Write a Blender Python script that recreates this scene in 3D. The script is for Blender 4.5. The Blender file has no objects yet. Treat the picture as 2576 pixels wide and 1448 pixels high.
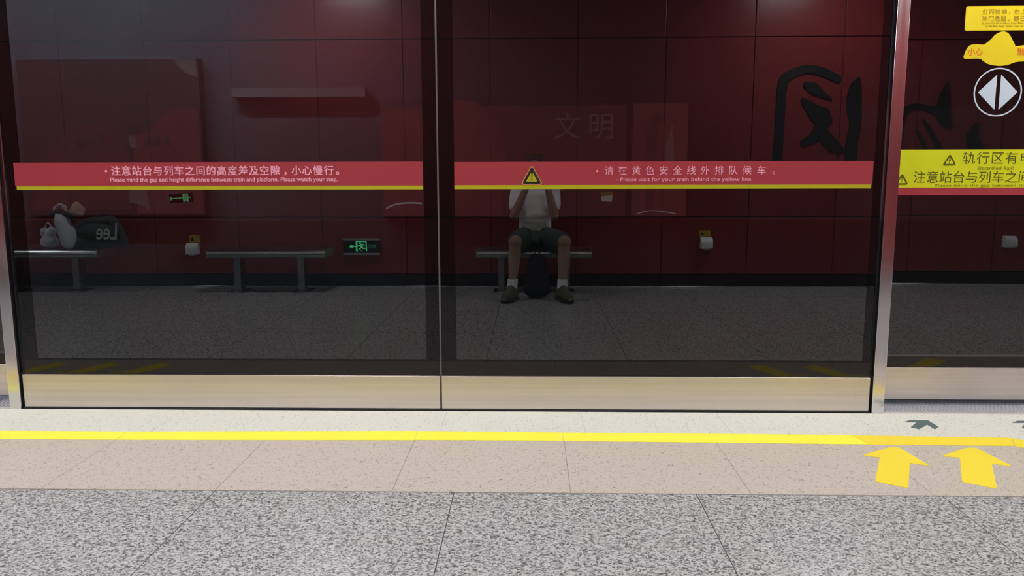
import bpy, bmesh, math, random
from mathutils import Vector, Matrix

# ------------------------------------------------------------------ camera, light, exposure
scene = bpy.context.scene
COL = scene.collection
PI = math.pi
R = random.Random(7)

cam_d = bpy.data.cameras.new('camera')
cam = bpy.data.objects.new('camera', cam_d)
COL.objects.link(cam)
f_px, pitch, yaw, roll = 2001.4, 0.143823, 0.0253167, -0.00232616
cam_d.sensor_width = 36.0
cam_d.lens = f_px / 2576 * 36.0
cam_d.clip_start = 0.01
cam_d.clip_end = 200
F = Vector((-math.sin(yaw) * math.cos(pitch), math.cos(yaw) * math.cos(pitch), -math.sin(pitch)))
RT = Vector((math.cos(yaw), math.sin(yaw), 0))
UP = RT.cross(F)
RT2 = RT * math.cos(roll) + UP * math.sin(roll)
UP2 = -RT * math.sin(roll) + UP * math.cos(roll)
M = Matrix((RT2, UP2, -F)).transposed().to_4x4()
M.translation = Vector((0, 0, 1.10))
cam.matrix_world = M
scene.camera = cam

world = bpy.data.worlds.new('world')
scene.world = world
world.use_nodes = True
world.node_tree.nodes['Background'].inputs[0].default_value = (0.9, 0.95, 1.0, 1)
world.node_tree.nodes['Background'].inputs[1].default_value = 0.02

scene.view_settings.view_transform = 'Standard'
scene.view_settings.look = 'None'
scene.view_settings.exposure = 0.0
scene.view_settings.gamma = 1.0
scene.view_settings.use_curve_mapping = False

LAMP_DOOR = 32.0     # emission of the light line along the doors
LAMP_HALL = 84.0     # emission of the square ceiling lights
LAMP_ADDED = 88.0  # emission of the lamp added over the track

GY = 3.610           # front face of the fixed glass
DY = 3.722           # front face of the sliding doors' glass
WY = -0.46           # front of the red wall behind the platform


# ------------------------------------------------------------------ materials
def nodes_of(name):
    m = bpy.data.materials.new(name)
    m.use_nodes = True
    nt = m.node_tree
    return m, nt, nt.nodes['Principled BSDF']


def mat(name, col, rough=0.5, metal=0.0, spec=0.5, bump=0.0, bscale=40, emit=None, estr=0.0, var=0.0, vscale=6, aniso=0.0):
    m, nt, b = nodes_of(name)
    b.inputs['Base Color'].default_value = (*col, 1)
    b.inputs['Roughness'].default_value = rough
    b.inputs['Metallic'].default_value = metal
    b.inputs['Specular IOR Level'].default_value = spec
    if aniso:
        b.inputs['Anisotropic'].default_value = aniso
    if var or bump:
        tc = nt.nodes.new('ShaderNodeTexCoord')
        n = nt.nodes.new('ShaderNodeTexNoise')
        n.inputs['Scale'].default_value = vscale if var else bscale
        n.inputs['Detail'].default_value = 4
        nt.links.new(tc.outputs['Object'], n.inputs['Vector'])
        if var:
            mx = nt.nodes.new('ShaderNodeMix')
            mx.data_type = 'RGBA'
            mx.inputs['A'].default_value = (*[c * (1 - var) for c in col], 1)
            mx.inputs['B'].default_value = (*[min(1, c * (1 + var)) for c in col], 1)
            nt.links.new(n.outputs['Fac'], mx.inputs['Factor'])
            nt.links.new(mx.outputs['Result'], b.inputs['Base Color'])
        if bump:
            n2 = nt.nodes.new('ShaderNodeTexNoise')
            n2.inputs['Scale'].default_value = bscale
            n2.inputs['Detail'].default_value = 3
            nt.links.new(tc.outputs['Object'], n2.inputs['Vector'])
            bp = nt.nodes.new('ShaderNodeBump')
            bp.inputs['Strength'].default_value = bump
            bp.inputs['Distance'].default_value = 0.01
            nt.links.new(n2.outputs['Fac'], bp.inputs['Height'])
            nt.links.new(bp.outputs['Normal'], b.inputs['Normal'])
    if emit:
        b.inputs['Emission Color'].default_value = (*emit, 1)
        b.inputs['Emission Strength'].default_value = estr
    return m


class NT:
    def __init__(s, nt):
        s.nt = nt

    def math(s, op, a, b=None, c=None):
        n = s.nt.nodes.new('ShaderNodeMath')
        n.operation = op
        for i, v in enumerate((a, b, c)):
            if v is None:
                continue
            if isinstance(v, (int, float)):
                n.inputs[i].default_value = v
            else:
                s.nt.links.new(v, n.inputs[i])
        return n.outputs[0]

    def noise(s, vec, scale, detail=2, rough=0.5, dist=0.0):
        n = s.nt.nodes.new('ShaderNodeTexNoise')
        n.inputs['Scale'].default_value = scale
        n.inputs['Detail'].default_value = detail
        n.inputs['Roughness'].default_value = rough
        n.inputs['Distortion'].default_value = dist
        s.nt.links.new(vec, n.inputs['Vector'])
        return n.outputs['Fac']

    def ramp(s, fac, pts):
        n = s.nt.nodes.new('ShaderNodeValToRGB')
        e = n.color_ramp.elements
        while len(e) < len(pts):
            e.new(0.5)
        for i, (p, c) in enumerate(pts):
            e[i].position = p
            e[i].color = (*c, 1)
        s.nt.links.new(fac, n.inputs[0])
        return n.outputs[0]

    def mix(s, fac, a, b):
        n = s.nt.nodes.new('ShaderNodeMix')
        n.data_type = 'RGBA'
        for k, v in (('Factor', fac), ('A', a), ('B', b)):
            if isinstance(v, (int, float)):
                n.inputs[k].default_value = v
            elif isinstance(v, tuple):
                n.inputs[k].default_value = (*v, 1)
            else:
                s.nt.links.new(v, n.inputs[k])
        return n.outputs['Result']

    def line(s, co, off, pitch, width):
        # 1 within width/2 of off + k*pitch
        t = s.math('DIVIDE', s.math('SUBTRACT', co, off), pitch)
        d = s.math('ABSOLUTE', s.math('SUBTRACT', s.math('FRACT', s.math('ADD', t, 0.5)), 0.5))
        return s.math('LESS_THAN', d, width / 2 / pitch)


def granite():
    m, nt, b = nodes_of('grey speckled granite')
    N = NT(nt)
    tc = nt.nodes.new('ShaderNodeTexCoord').outputs['Object']
    sep = nt.nodes.new('ShaderNodeSeparateXYZ')
    nt.links.new(tc, sep.inputs[0])
    x, y = sep.outputs[0], sep.outputs[1]
    mp = nt.nodes.new('ShaderNodeMapping')
    mp.inputs['Scale'].default_value = (0.85, 1.0, 1)
    mp.inputs['Rotation'].default_value = (0, 0, 0.25)
    nt.links.new(tc, mp.inputs[0])
    n1 = N.noise(mp.outputs[0], 95, 2.5, 0.6, 1.2)
    col = N.ramp(n1, [(0.38, (0.10, 0.102, 0.106)), (0.47, (0.31, 0.314, 0.32)), (0.57, (0.56, 0.567, 0.575))])
    n2 = N.noise(tc, 5, 3)
    col = N.mix(n2, col, N.mix(0.10, col, (0.62, 0.54, 0.5)))
    ln = N.math('MAXIMUM', N.line(x, -0.27, 0.8385, 0.003), N.line(y, 2.632, 0.8385, 0.003))
    col = N.mix(ln, col, (0.09, 0.085, 0.085))
    nt.links.new(col, b.inputs['Base Color'])
    b.inputs['Roughness'].default_value = 0.24
    return m


def beige_stone():
    m, nt, b = nodes_of('beige speckled platform edge stone')
    N = NT(nt)
    tc = nt.nodes.new('ShaderNodeTexCoord').outputs['Object']
    sep = nt.nodes.new('ShaderNodeSeparateXYZ')
    nt.links.new(tc, sep.inputs[0])
    x, y = sep.outputs[0], sep.outputs[1]
    n1 = N.noise(tc, 110, 2, 0.5, 1.5)
    fl = N.ramp(n1, [(0.335, (0.20, 0.165, 0.14)), (0.405, (0.59, 0.525, 0.465))])
    n2 = N.noise(tc, 3.0, 4)
    col = N.mix(N.math('MULTIPLY', n2, 0.35), fl, N.mix(0.5, fl, (0.54, 0.44, 0.38)))
    # slabs by the doors paler: tile difference plus red wall bounce put into the colour
    pale = N.ramp(n1, [(0.32, (0.36, 0.34, 0.30)), (0.395, (0.72, 0.71, 0.65))])
    col = N.mix(N.math('GREATER_THAN', y, 3.22), col, pale)
    lo = N.math('MULTIPLY', N.line(x, 0.135, 0.6235, 0.003), N.math('LESS_THAN', y, 3.2))
    hi = N.math('MULTIPLY', N.line(x, 0.228, 0.6235, 0.0025), N.math('MULTIPLY', N.math('GREATER_THAN', y, 3.2), 0.45))
    ln = N.math('MAXIMUM', lo, hi)
    ln = N.math('MAXIMUM', ln, N.math('LESS_THAN', y, 2.638))
    col = N.mix(N.math('MULTIPLY', ln, 0.6), col, (0.10, 0.085, 0.075))
    nt.links.new(col, b.inputs['Base Color'])
    b.inputs['Roughness'].default_value = 0.38
    return m


def glass(name, tint=(0.17, 0.17, 0.18), refl=0.105):
    m = bpy.data.materials.new(name)
    m.use_nodes = True
    nt = m.node_tree
    nt.nodes.remove(nt.nodes['Principled BSDF'])
    N = NT(nt)
    lw = nt.nodes.new('ShaderNodeLayerWeight')
    lw.inputs[0].default_value = 0.5
    geo = nt.nodes.new('ShaderNodeNewGeometry')
    fr = N.math('ADD', refl, N.math('MULTIPLY', N.math('POWER', lw.outputs['Facing'], 5), 0.8))
    fr = N.math('MULTIPLY', fr, N.math('SUBTRACT', 1.0, geo.outputs['Backfacing']))
    gl = nt.nodes.new('ShaderNodeBsdfGlossy')
    gl.inputs['Roughness'].default_value = 0.0
    gl.inputs['Color'].default_value = (1, 1, 1, 1)
    tr = nt.nodes.new('ShaderNodeBsdfTransparent')
    c = N.mix(geo.outputs['Backfacing'], tint, (0.98, 0.98, 0.98))
    nt.links.new(c, tr.inputs[0])
    mx = nt.nodes.new('ShaderNodeMixShader')
    nt.links.new(fr, mx.inputs[0])
    nt.links.new(tr.outputs[0], mx.inputs[1])
    nt.links.new(gl.outputs[0], mx.inputs[2])
    nt.links.new(mx.outputs[0], nt.nodes['Material Output'].inputs[0])
    return m


def brushed(name, col, rough, sx, sy, sz, amt=0.12):
    m, nt, b = nodes_of(name)
    N = NT(nt)
    tc = nt.nodes.new('ShaderNodeTexCoord').outputs['Object']
    mp = nt.nodes.new('ShaderNodeMapping')
    mp.inputs['Scale'].default_value = (sx, sy, sz)
    nt.links.new(tc, mp.inputs[0])
    n = N.noise(mp.outputs[0], 1.0, 5, 0.6)
    c = N.mix(n, tuple(k * (1 - amt) for k in col), tuple(min(1, k * (1 + amt)) for k in col))
    nt.links.new(c, b.inputs['Base Color'])
    r = N.math('ADD', rough - 0.06, N.math('MULTIPLY', n, 0.12))
    nt.links.new(r, b.inputs['Roughness'])
    b.inputs['Metallic'].default_value = 1.0
    bp = nt.nodes.new('ShaderNodeBump')
    bp.inputs['Strength'].default_value = 0.06
    bp.inputs['Distance'].default_value = 0.002
    nt.links.new(n, bp.inputs['Height'])
    nt.links.new(bp.outputs[0], b.inputs['Normal'])
    return m


def emitter(name, col, s):
    m = bpy.data.materials.new(name)
    m.use_nodes = True
    nt = m.node_tree
    nt.nodes.remove(nt.nodes['Principled BSDF'])
    e = nt.nodes.new('ShaderNodeEmission')
    e.inputs[0].default_value = (*col, 1)
    e.inputs[1].default_value = s
    nt.links.new(e.outputs[0], nt.nodes['Material Output'].inputs[0])
    return m


MT = dict(
    granite=granite(), beige=beige_stone(),
    glass=glass('dark tinted door glass'),
    frit=mat('black glass border', (0.004, 0.004, 0.005), 0.0, spec=0.5),
    kick=brushed('horizontally brushed steel', (0.68, 0.64, 0.60), 0.34, 0.6, 1, 70, 0.2),
    post=brushed('vertically brushed steel', (0.70, 0.69, 0.70), 0.16, 60, 60, 1.2, 0.06),
    bench=brushed('dull bench steel', (0.40, 0.42, 0.41), 0.26, 1.0, 40, 40),
    darkgap=mat('black rubber seal', (0.02, 0.02, 0.02), 0.6),
    sill=mat('ribbed threshold metal', (0.52, 0.53, 0.60), 0.4, metal=0.25),
    red=mat('red vinyl film', (0.42, 0.050, 0.066), 0.35),
    yellow=mat('yellow green vinyl film', (0.52, 0.51, 0.016), 0.35),
    lime=mat('lime yellow vinyl film', (0.74, 0.80, 0.016), 0.35),
    pink=mat('pale pink print', (0.98, 0.47, 0.60), 0.4),
    olive=mat('dark olive print', (0.10, 0.10, 0.008), 0.4),
    olive2=mat('olive print', (0.22, 0.21, 0.012), 0.4),
    black=mat('black print', (0.02, 0.02, 0.012), 0.4),
    stickyel=mat('golden yellow sticker', (0.86, 0.68, 0.014), 0.35),
    stickdk=mat('ochre print', (0.42, 0.27, 0.01), 0.4),
    orange=mat('orange print', (0.80, 0.17, 0.01), 0.4),
    paleblue=mat('pale blue grey print', (0.62, 0.74, 0.84), 0.4),
    tape=mat('bright yellow floor tape', (0.96, 0.90, 0.06), 0.55, var=0.03, vscale=9),
    tape2=mat('golden yellow floor tape', (0.90, 0.70, 0.04), 0.55, var=0.03, vscale=9),
    green=mat('grey green floor film', (0.085, 0.14, 0.14), 0.5),
    wall=mat('maroon enamel panel', (0.245, 0.029, 0.032), 0.28, var=0.06, vscale=1.5),
    joint=mat('dark panel joint', (0.03, 0.006, 0.007), 0.6),
    plinth=mat('black stone plinth', (0.012, 0.013, 0.013), 0.25),
    ceil=mat('pale metal ceiling', (0.55, 0.56, 0.57), 0.5),
    ink=mat('black painted metal relief', (0.008, 0.008, 0.008), 0.5),
    plastic=mat('white plastic', (0.72, 0.76, 0.78), 0.4),
    yplate=mat('mustard label plate', (0.50, 0.34, 0.03), 0.5),
    alu=mat('satin aluminium', (0.75, 0.75, 0.75), 0.35, metal=1.0),
    signblack=mat('black sign face', (0.006, 0.008, 0.007), 0.25),
    signgreen=mat('lit green pictogram', (0.05, 0.4, 0.15), 0.4, emit=(0.12, 1.0, 0.38), estr=1.9),
    signdim=mat('dim green lettering', (0.05, 0.4, 0.15), 0.4, emit=(0.16, 1.0, 0.45), estr=0.45),
    skin=mat('skin', (0.36, 0.22, 0.15), 0.5, bump=0.05, bscale=120),
    hair=mat('black hair', (0.012, 0.010, 0.010), 0.5, bump=0.5, bscale=90),
    shirt=mat('white cotton', (0.92, 0.93, 0.95), 0.85, bump=0.25, bscale=14),
    shorts=mat('dark green cotton', (0.045, 0.07, 0.055), 0.85, bump=0.25, bscale=16),
    sock=mat('white sock knit', (0.92, 0.93, 0.95), 0.9, bump=0.3, bscale=150),
    shoe=mat('olive brown suede', (0.10, 0.09, 0.055), 0.8, bump=0.2, bscale=60),
    sole=mat('dark rubber sole', (0.03, 0.03, 0.03), 0.7),
    lace=mat('shoe lace', (0.2, 0.18, 0.13), 0.8),
    eyew=mat('eye white', (0.8, 0.8, 0.8), 0.3),
    pupil=mat('dark iris', (0.02, 0.012, 0.01), 0.2),
    lip=mat('lips', (0.42, 0.17, 0.14), 0.5),
    phone=mat('dark phone glass', (0.012, 0.012, 0.015), 0.1),
    canvas=mat('dark grey tote canvas', (0.075, 0.085, 0.085), 0.85, bump=0.3, bscale=40),
    bagprint=mat('pale print on tote', (0.62, 0.68, 0.66), 0.8),
    whitebag=mat('white plastic bag film', (0.66, 0.72, 0.78), 0.45, bump=0.6, bscale=16),
    blackbag=mat('black nylon', (0.012, 0.012, 0.014), 0.7, bump=0.3, bscale=60),
    peach=mat('pale peach paper', (0.62, 0.42, 0.34), 0.7),
    tunnel=mat('dark tunnel concrete', (0.20, 0.21, 0.23), 0.9, var=0.15, vscale=1.5),
    tunneldim=mat('tunnel wall coloured dim', (0.125, 0.132, 0.142), 0.9, var=0.2, vscale=1.5),  # lower wall darkened in colour so less veil light shows through the glass
    trackbed=mat('dark track bed', (0.05, 0.05, 0.05), 0.9, bump=0.5, bscale=12),
    rail=mat('steel rail', (0.35, 0.33, 0.31), 0.4, metal=1.0),
    lampw=mat('lamp housing', (0.6, 0.6, 0.6), 0.5),
)
MT['doorlight'] = emitter('lit diffuser over the doors', (1.0, 0.98, 0.93), LAMP_DOOR)
MT['halllight'] = emitter('lit ceiling diffuser', (0.93, 0.97, 1.0), LAMP_HALL)
MT['addedlight'] = emitter('lit tube of the added lamp', (0.75, 0.87, 1.0), LAMP_ADDED)


# ------------------------------------------------------------------ mesh helpers
class MB:
    """One mesh with one or more materials."""

    def __init__(s):
        s.bm = bmesh.new()
        s.mats = []

    def mi(s, m):
        m = MT[m] if isinstance(m, str) else m
        if m not in s.mats:
            s.mats.append(m)
        return s.mats.index(m)

    def box(s, x0, x1, y0, y1, z0, z1, m, bevel=0.0, seg=2):
        old = set(s.bm.faces)
        g = bmesh.ops.create_cube(s.bm, size=1)
        v = g['verts']
        for p in v:
            p.co = Vector((x0 + (p.co.x + .5) * (x1 - x0), y0 + (p.co.y + .5) * (y1 - y0), z0 + (p.co.z + .5) * (z1 - z0)))
        if bevel:
            es = list({e for p in v for e in p.link_edges})
            bmesh.ops.bevel(s.bm, geom=es, offset=bevel, segments=seg, affect='EDGES', profile=0.5)
        k = s.mi(m)
        for f in s.bm.faces:
            if f not in old:
                f.material_index = k
        return s

    def prism(s, pts, a0, a1, m, axis='y'):
        """polygon extruded: axis y takes (x, z) points, axis z takes (x, y), axis x takes (y, z)."""
        k = s.mi(m)

        def P(p, a):
            return {'y': (p[0], a, p[1]), 'z': (p[0], p[1], a), 'x': (a, p[0], p[1])}[axis]
        A = [s.bm.verts.new(P(p, a0)) for p in pts]
        B = [s.bm.verts.new(P(p, a1)) for p in pts]
        fs = [s.bm.faces.new(A), s.bm.faces.new(B[::-1])]
        n = len(pts)
        for i in range(n):
            fs.append(s.bm.faces.new((A[i], B[i], B[(i + 1) % n], A[(i + 1) % n])))
        for f in fs:
            f.material_index = k
        return s

    def ring(s, outer, inner, a0, a1, m, axis='y'):
        """band between two outlines with the same number of points."""
        n = len(outer)
        for i in range(n):
            j = (i + 1) % n
            s.prism([outer[i], outer[j], inner[j], inner[i]], a0, a1, m, axis)
        return s

    def tube(s, pts, rad, m, seg=10, flat=(1, 1), closed=False):
        k = s.mi(m)
        pts = [Vector(p) for p in pts]
        n = len(pts)
        rads = rad if isinstance(rad, (list, tuple)) else [rad] * n
        rings = []
        for i, p in enumerate(pts):
            if closed:
                t = pts[(i + 1) % n] - pts[i - 1]
            else:
                t = pts[min(i + 1, n - 1)] - pts[max(i - 1, 0)]
            t.normalize()
            up = Vector((0, 0, 1)) if abs(t.z) < 0.9 else Vector((0, 1, 0))
            u = t.cross(up).normalized()
            v = u.cross(t)
            rings.append([s.bm.verts.new(p + (u * math.cos(2 * PI * q / seg) * flat[0] + v * math.sin(2 * PI * q / seg) * flat[1]) * rads[i]) for q in range(seg)])
        fs = []
        for i in range(n if closed else n - 1):
            a, b = rings[i], rings[(i + 1) % n]
            for q in range(seg):
                fs.append(s.bm.faces.new((a[q], a[(q + 1) % seg], b[(q + 1) % seg], b[q])))
        if not closed:
            fs.append(s.bm.faces.new(rings[0][::-1]))
            fs.append(s.bm.faces.new(rings[-1]))
        for f in fs:
            f.material_index = k
            f.smooth = True
        return s

    def ball(s, c, r, m, seg=16):
        r = r if isinstance(r, (list, tuple)) else (r, r, r)
        g = bmesh.ops.create_uvsphere(s.bm, u_segments=seg, v_segments=max(6, seg // 2), radius=1)
        k = s.mi(m)
        for p in g['verts']:
            p.co = Vector((c[0] + p.co.x * r[0], c[1] + p.co.y * r[1], c[2] + p.co.z * r[2]))
            for f in p.link_faces:
                f.material_index = k
                f.smooth = True
        return s

    def add_mesh(s, me, mtx, m):
        k = s.mi(m)
        n0 = len(s.bm.faces)
        nv = len(s.bm.verts)
        s.bm.from_mesh(me)
        s.bm.verts.ensure_lookup_table()
        s.bm.faces.ensure_lookup_table()
        for v in s.bm.verts[nv:]:
            v.co = mtx @ v.co
        for f in s.bm.faces[n0:]:
            f.material_index = k
        return s

    def build(s, name, parent=None, smooth=False, loc=None):
        bmesh.ops.recalc_face_normals(s.bm, faces=s.bm.faces[:])
        me = bpy.data.meshes.new(name)
        if loc is not None:
            L = Vector(loc)
            for v in s.bm.verts:
                v.co -= L
        s.bm.to_mesh(me)
        s.bm.free()
        for m in s.mats:
            me.materials.append(m)
        if smooth:
            for p in me.polygons:
                p.use_smooth = True
        o = bpy.data.objects.new(name, me)
        COL.objects.link(o)
        if parent is not None:
            o.parent = parent
            o.matrix_parent_inverse = Matrix.Translation(parent.location).inverted()
        if loc is not None:
            o.location = loc
        return o


def tag(o, label=None, cat=None, group=None, kind=None):
    if label:
        o['label'] = label
    if cat:
        o['category'] = cat
    if group:
        o['group'] = group
    if kind:
        o['kind'] = kind
    return o


def thing(name, loc, label, cat, group=None):
    o = bpy.data.objects.new(name, None)
    o.empty_display_size = 0.1
    o.location = loc
    COL.objects.link(o)
    return tag(o, label, cat, group)


def structure(mb, name):
    return tag(mb.build(name), kind='structure')


_tc = {}


def glyph(txt, align='LEFT', bold=False):
    """a mesh of some text, lying in the xy plane, and its bounds."""
    key = (txt, bold)
    if key not in _tc:
        cu = bpy.data.curves.new('t', 'FONT')
        cu.body = txt
        cu.size = 1.0
        cu.resolution_u = 3
        cu.extrude = 0.004
        if bold:
            cu.offset = 0.015
        ob = bpy.data.objects.new('t', cu)
        COL.objects.link(ob)
        dg = bpy.context.evaluated_depsgraph_get()
        me = bpy.data.meshes.new_from_object(ob.evaluated_get(dg))
        bpy.data.objects.remove(ob)
        xs = [v.co.x for v in me.vertices] or [0, 1]
        ys = [v.co.y for v in me.vertices] or [0, 1]
        _tc[key] = (me, min(xs), max(xs), min(ys), max(ys))
    return _tc[key]


def fit_text(mb, txt, x0, x1, z0, z1, y, m, bold=False, face=-1, slant=0.0):
    """text stretched to the rectangle x0..x1, z0..z1 on the plane y, facing -y (face=-1) or +y (face=1)."""
    me, a0, a1, b0, b1 = glyph(txt, bold=bold)
    sx, sz = (x1 - x0) / (a1 - a0), (z1 - z0) / (b1 - b0)
    if face < 0:
        mt = Matrix(((sx, slant * sz, 0, x0 - a0 * sx), (0, 0, -0.1, y), (0, sz, 0, z0 - b0 * sz), (0, 0, 0, 1)))
    else:
        mt = Matrix(((-sx, slant * sz, 0, x1 + a0 * sx), (0, 0, 0.1, y), (0, sz, 0, z0 - b0 * sz), (0, 0, 0, 1)))
    mb.add_mesh(me, mt, m)


def hanzi(mb, ch, xc, zc, size, y, m, bold=False, face=-1):
    """one character in an em box of the given size (its own proportions kept)."""
    me, a0, a1, b0, b1 = glyph(ch, bold=bold)
    s = size
    # ideographs: the em square sits about -0.12..0.88 around the baseline
    cx, cz = 0.5, 0.38
    if ch in '，。·':
        cx = 0.5
    mt = Matrix(((s, 0, 0, xc - cx * s), (0, 0, -0.1, y), (0, s, 0, zc - cz * s), (0, 0, 0, 1))) if face < 0 else \
        Matrix(((-s, 0, 0, xc + cx * s), (0, 0, 0.1, y), (0, s, 0, zc - cz * s), (0, 0, 0, 1)))
    mb.add_mesh(me, mt, m)


def tri(cx, z0, z1, hw, r=0.0, n=5):
    """upright triangle with rounded corners, apex up."""
    P = [Vector((cx - hw, z0)), Vector((cx + hw, z0)), Vector((cx, z1))]
    if r <= 0:
        return [tuple(p) for p in P]
    out = []
    for i in range(3):
        p, a, b = P[i], P[i - 1], P[(i + 1) % 3]
        u, v = (a - p).normalized(), (b - p).normalized()
        ang = u.angle(v)
        d = r / math.tan(ang / 2)
        c = p + (u + v).normalized() * (r / math.sin(ang / 2))
        s_, e_ = p + u * d - c, p + v * d - c
        a0 = math.atan2(s_.y, s_.x)
        a1 = math.atan2(e_.y, e_.x)
        while a1 < a0:
            a1 += 2 * PI
        for k in range(n + 1):
            t = a0 + (a1 - a0) * k / n
            out.append((c.x + r * math.cos(t), c.y + r * math.sin(t)))
    return out


def rrect(x0, x1, z0, z1, r, n=5):
    out = []
    for cx, cz, a in ((x1 - r, z1 - r, 0), (x0 + r, z1 - r, PI / 2), (x0 + r, z0 + r, PI), (x1 - r, z0 + r, 1.5 * PI)):
        for k in range(n + 1):
            t = a + PI / 2 * k / n
            out.append((cx + r * math.cos(t), cz + r * math.sin(t)))
    return out


def circ(cx, cz, r, n=48):
    return [(cx + r * math.cos(2 * PI * k / n), cz + r * math.sin(2 * PI * k / n)) for k in range(n)]


def smooth_line(pts, n=6):
    """Catmull-Rom through 3-tuples."""
    P = [Vector(p) for p in pts]
    out = []
    for i in range(len(P) - 1):
        p0, p1, p2, p3 = P[max(i - 1, 0)], P[i], P[i + 1], P[min(i + 2, len(P) - 1)]
        for k in range(n):
            t = k / n
            out.append(0.5 * ((2 * p1) + (p2 - p0) * t + (2 * p0 - 5 * p1 + 4 * p2 - p3) * t * t + (3 * p1 - p0 - 3 * p2 + p3) * t ** 3))
    out.append(P[-1])
    return out


def brush(mb, pts, y0, y1, m, n=6):
    """a brush stroke: (x, z, half width) points swept into a flat thick ribbon with round ends."""
    C = smooth_line([(p[0], p[1], p[2]) for p in pts], n)
    L, Rr = [], []
    for i, c in enumerate(C):
        t = Vector((C[min(i + 1, len(C) - 1)].x - C[max(i - 1, 0)].x, C[min(i + 1, len(C) - 1)].y - C[max(i - 1, 0)].y))
        t.normalize()
        nn = Vector((-t.y, t.x))
        L.append((c.x + nn.x * c.z, c.y + nn.y * c.z))
        Rr.append((c.x - nn.x * c.z, c.y - nn.y * c.z))
    for i in range(len(C) - 1):
        mb.prism([L[i], L[i + 1], Rr[i + 1], Rr[i]], y0, y1, m)
    for c in (C[0], C[-1]):
        mb.prism(circ(c.x, c.y, c.z, 16), y0, y1 + 0.0006, m)


# ------------------------------------------------------------------ the setting
XL, XR = -12.0, 12.0
CZ = 3.05
f_ = MB().box(XL, XR, WY, 2.632, -0.12, 0.0, 'granite')
structure(f_, 'floor')
f_ = MB().box(XL, XR, 2.632, 3.585, -0.12, 0.0, 'beige')
structure(f_, 'floor_border')
f_ = MB().box(XL, XR, 3.585, 3.80, -0.20, -0.004, 'darkgap')
structure(f_, 'floor_edge')

# the maroon panelled wall behind the bench
w = MB()
w.box(XL, XR, WY - 0.20, WY - 0.012, 0, CZ, 'joint')
rows = [(0.128, 0.672), (0.680, 2.336), (2.344, CZ - 0.01)]
xj = [-0.396 + 0.8205 * k for k in range(-14, 16)]
for k in range(len(xj) - 1):
    for z0, z1 in rows:
        w.box(xj[k] + 0.003, xj[k + 1] - 0.003, WY - 0.013, WY, z0, z1, 'wall', 0.004, 2)
structure(w, 'wall_back')
w = MB().box(XL, XR, WY - 0.02, WY + 0.006, 0, 0.122, 'plinth', 0.003)
structure(w, 'baseboard_back')
w = MB().tube([(XL, WY + 0.006, 0.004), (XR, WY + 0.006, 0.004)], 0.0065, mat('polished base bead', (0.6, 0.6, 0.6), 0.12, metal=1.0), 12)
structure(w, 'trim_2')
structure(MB().box(XL, XR, WY - 0.2, 3.56, CZ, CZ + 0.1, 'ceil'), 'ceiling')
structure(MB().box(XL - 0.2, XL, WY - 0.2, 3.8, -0.1, CZ, 'wall'), 'wall_left')
structure(MB().box(XR, XR + 0.2, WY - 0.2, 3.8, -0.1, CZ, 'wall'), 'wall_right')
# steel header over the screen doors
structure(MB().box(XL, XR, 3.56, 3.84, 2.32, CZ + 0.1, 'ceil', 0.004), 'trim_1')
# trackside
structure(MB().box(XL, XR, 6.70, 6.9, 0.70, 4.4, 'tunnel').box(XL, XR, 6.70, 6.9, -1.4, 0.70, 'tunneldim'), 'wall_trackside')
structure(MB().box(XL, XR, 3.80, 6.70, -1.5, -1.25, 'trackbed'), 'floor_trackbed')
structure(MB().box(XL, XR, 3.80, 6.90, 4.3, 4.4, 'tunnel'), 'ceiling_tunnel')
structure(MB().box(XL, XR, 3.60, 3.80, -1.5, -0.20, 'tunnel'), 'wall_platform')


# ------------------------------------------------------------------ screen doors
def hazard(mb, cx, z0, z1, hw, y, border, inner, mark, outline=None, bolt=False):
    if outline:
        mb.prism(tri(cx, z0 - 0.004, z1 + 0.008, hw + 0.007, 0.008), y - 0.0003, y, outline)
    mb.prism(tri(cx, z0, z1, hw, 0.006), y - 0.0006, y - 0.0003, border)
    k = 0.13 * (z1 - z0)
    mb.prism(tri(cx, z0 + k, z1 - 2.2 * k, hw - 1.75 * k, 0.002), y - 0.0009, y - 0.0006, inner)
    h = z1 - z0
    if bolt:
        q = [(-.02, .62), (.10, .62), (.03, .48), (.12, .50), (-.02, .24), (.03, .24), (-.05, .13), (-.08, .28), (-.045, .26), (.01, .40), (-.10, .38)]
        mb.prism([(cx + a * h, z0 + b * h) for a, b in q], y - 0.0012, y - 0.0009, mark)
    else:
        mb.prism([(cx - .046 * h, z0 + .68 * h), (cx + .046 * h, z0 + .68 * h), (cx + .022 * h, z0 + .33 * h), (cx - .022 * h, z0 + .33 * h)], y - 0.0012, y - 0.0009, mark)
        mb.prism(circ(cx, z0 + .235 * h, .048 * h, 14), y - 0.0012, y - 0.0009, mark)


def frame_border(mb, x0, x1, z0, z1, l, r, b, y0, y1, m):
    mb.box(x0, x0 + l, y0, y1, z0, z1, m)
    mb.box(x1 - r, x1, y0, y1, z0, z1, m)
    mb.box(x0 + l, x1 - r, y0, y1, z0, z0 + b, m)


def fixed_panel(x0, x1, label, l, r):
    t = thing('screen_door_panel', ((x0 + x1) / 2, GY, 0), label, 'glass panel', 'fixed glass panels of the screen doors')
    MB().box(x0, x1, GY, GY + 0.014, 0.165, 2.32, 'glass').build('glass_pane', t)
    b = MB()
    frame_border(b, x0, x1, 0.166, 2.32, l, r, 0.075, GY - 0.0012, GY - 0.0002, 'frit')
    tag(b.build('glass_border', t), 'black opaque margin around the glass')
    MB().box(x0, x1, GY - 0.012, GY + 0.03, 0.0065, 0.165, 'kick', 0.002).build('kick_plate', t)
    return t


YF = GY - 0.0016     # face of the vinyl strips on the fixed glass


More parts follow.
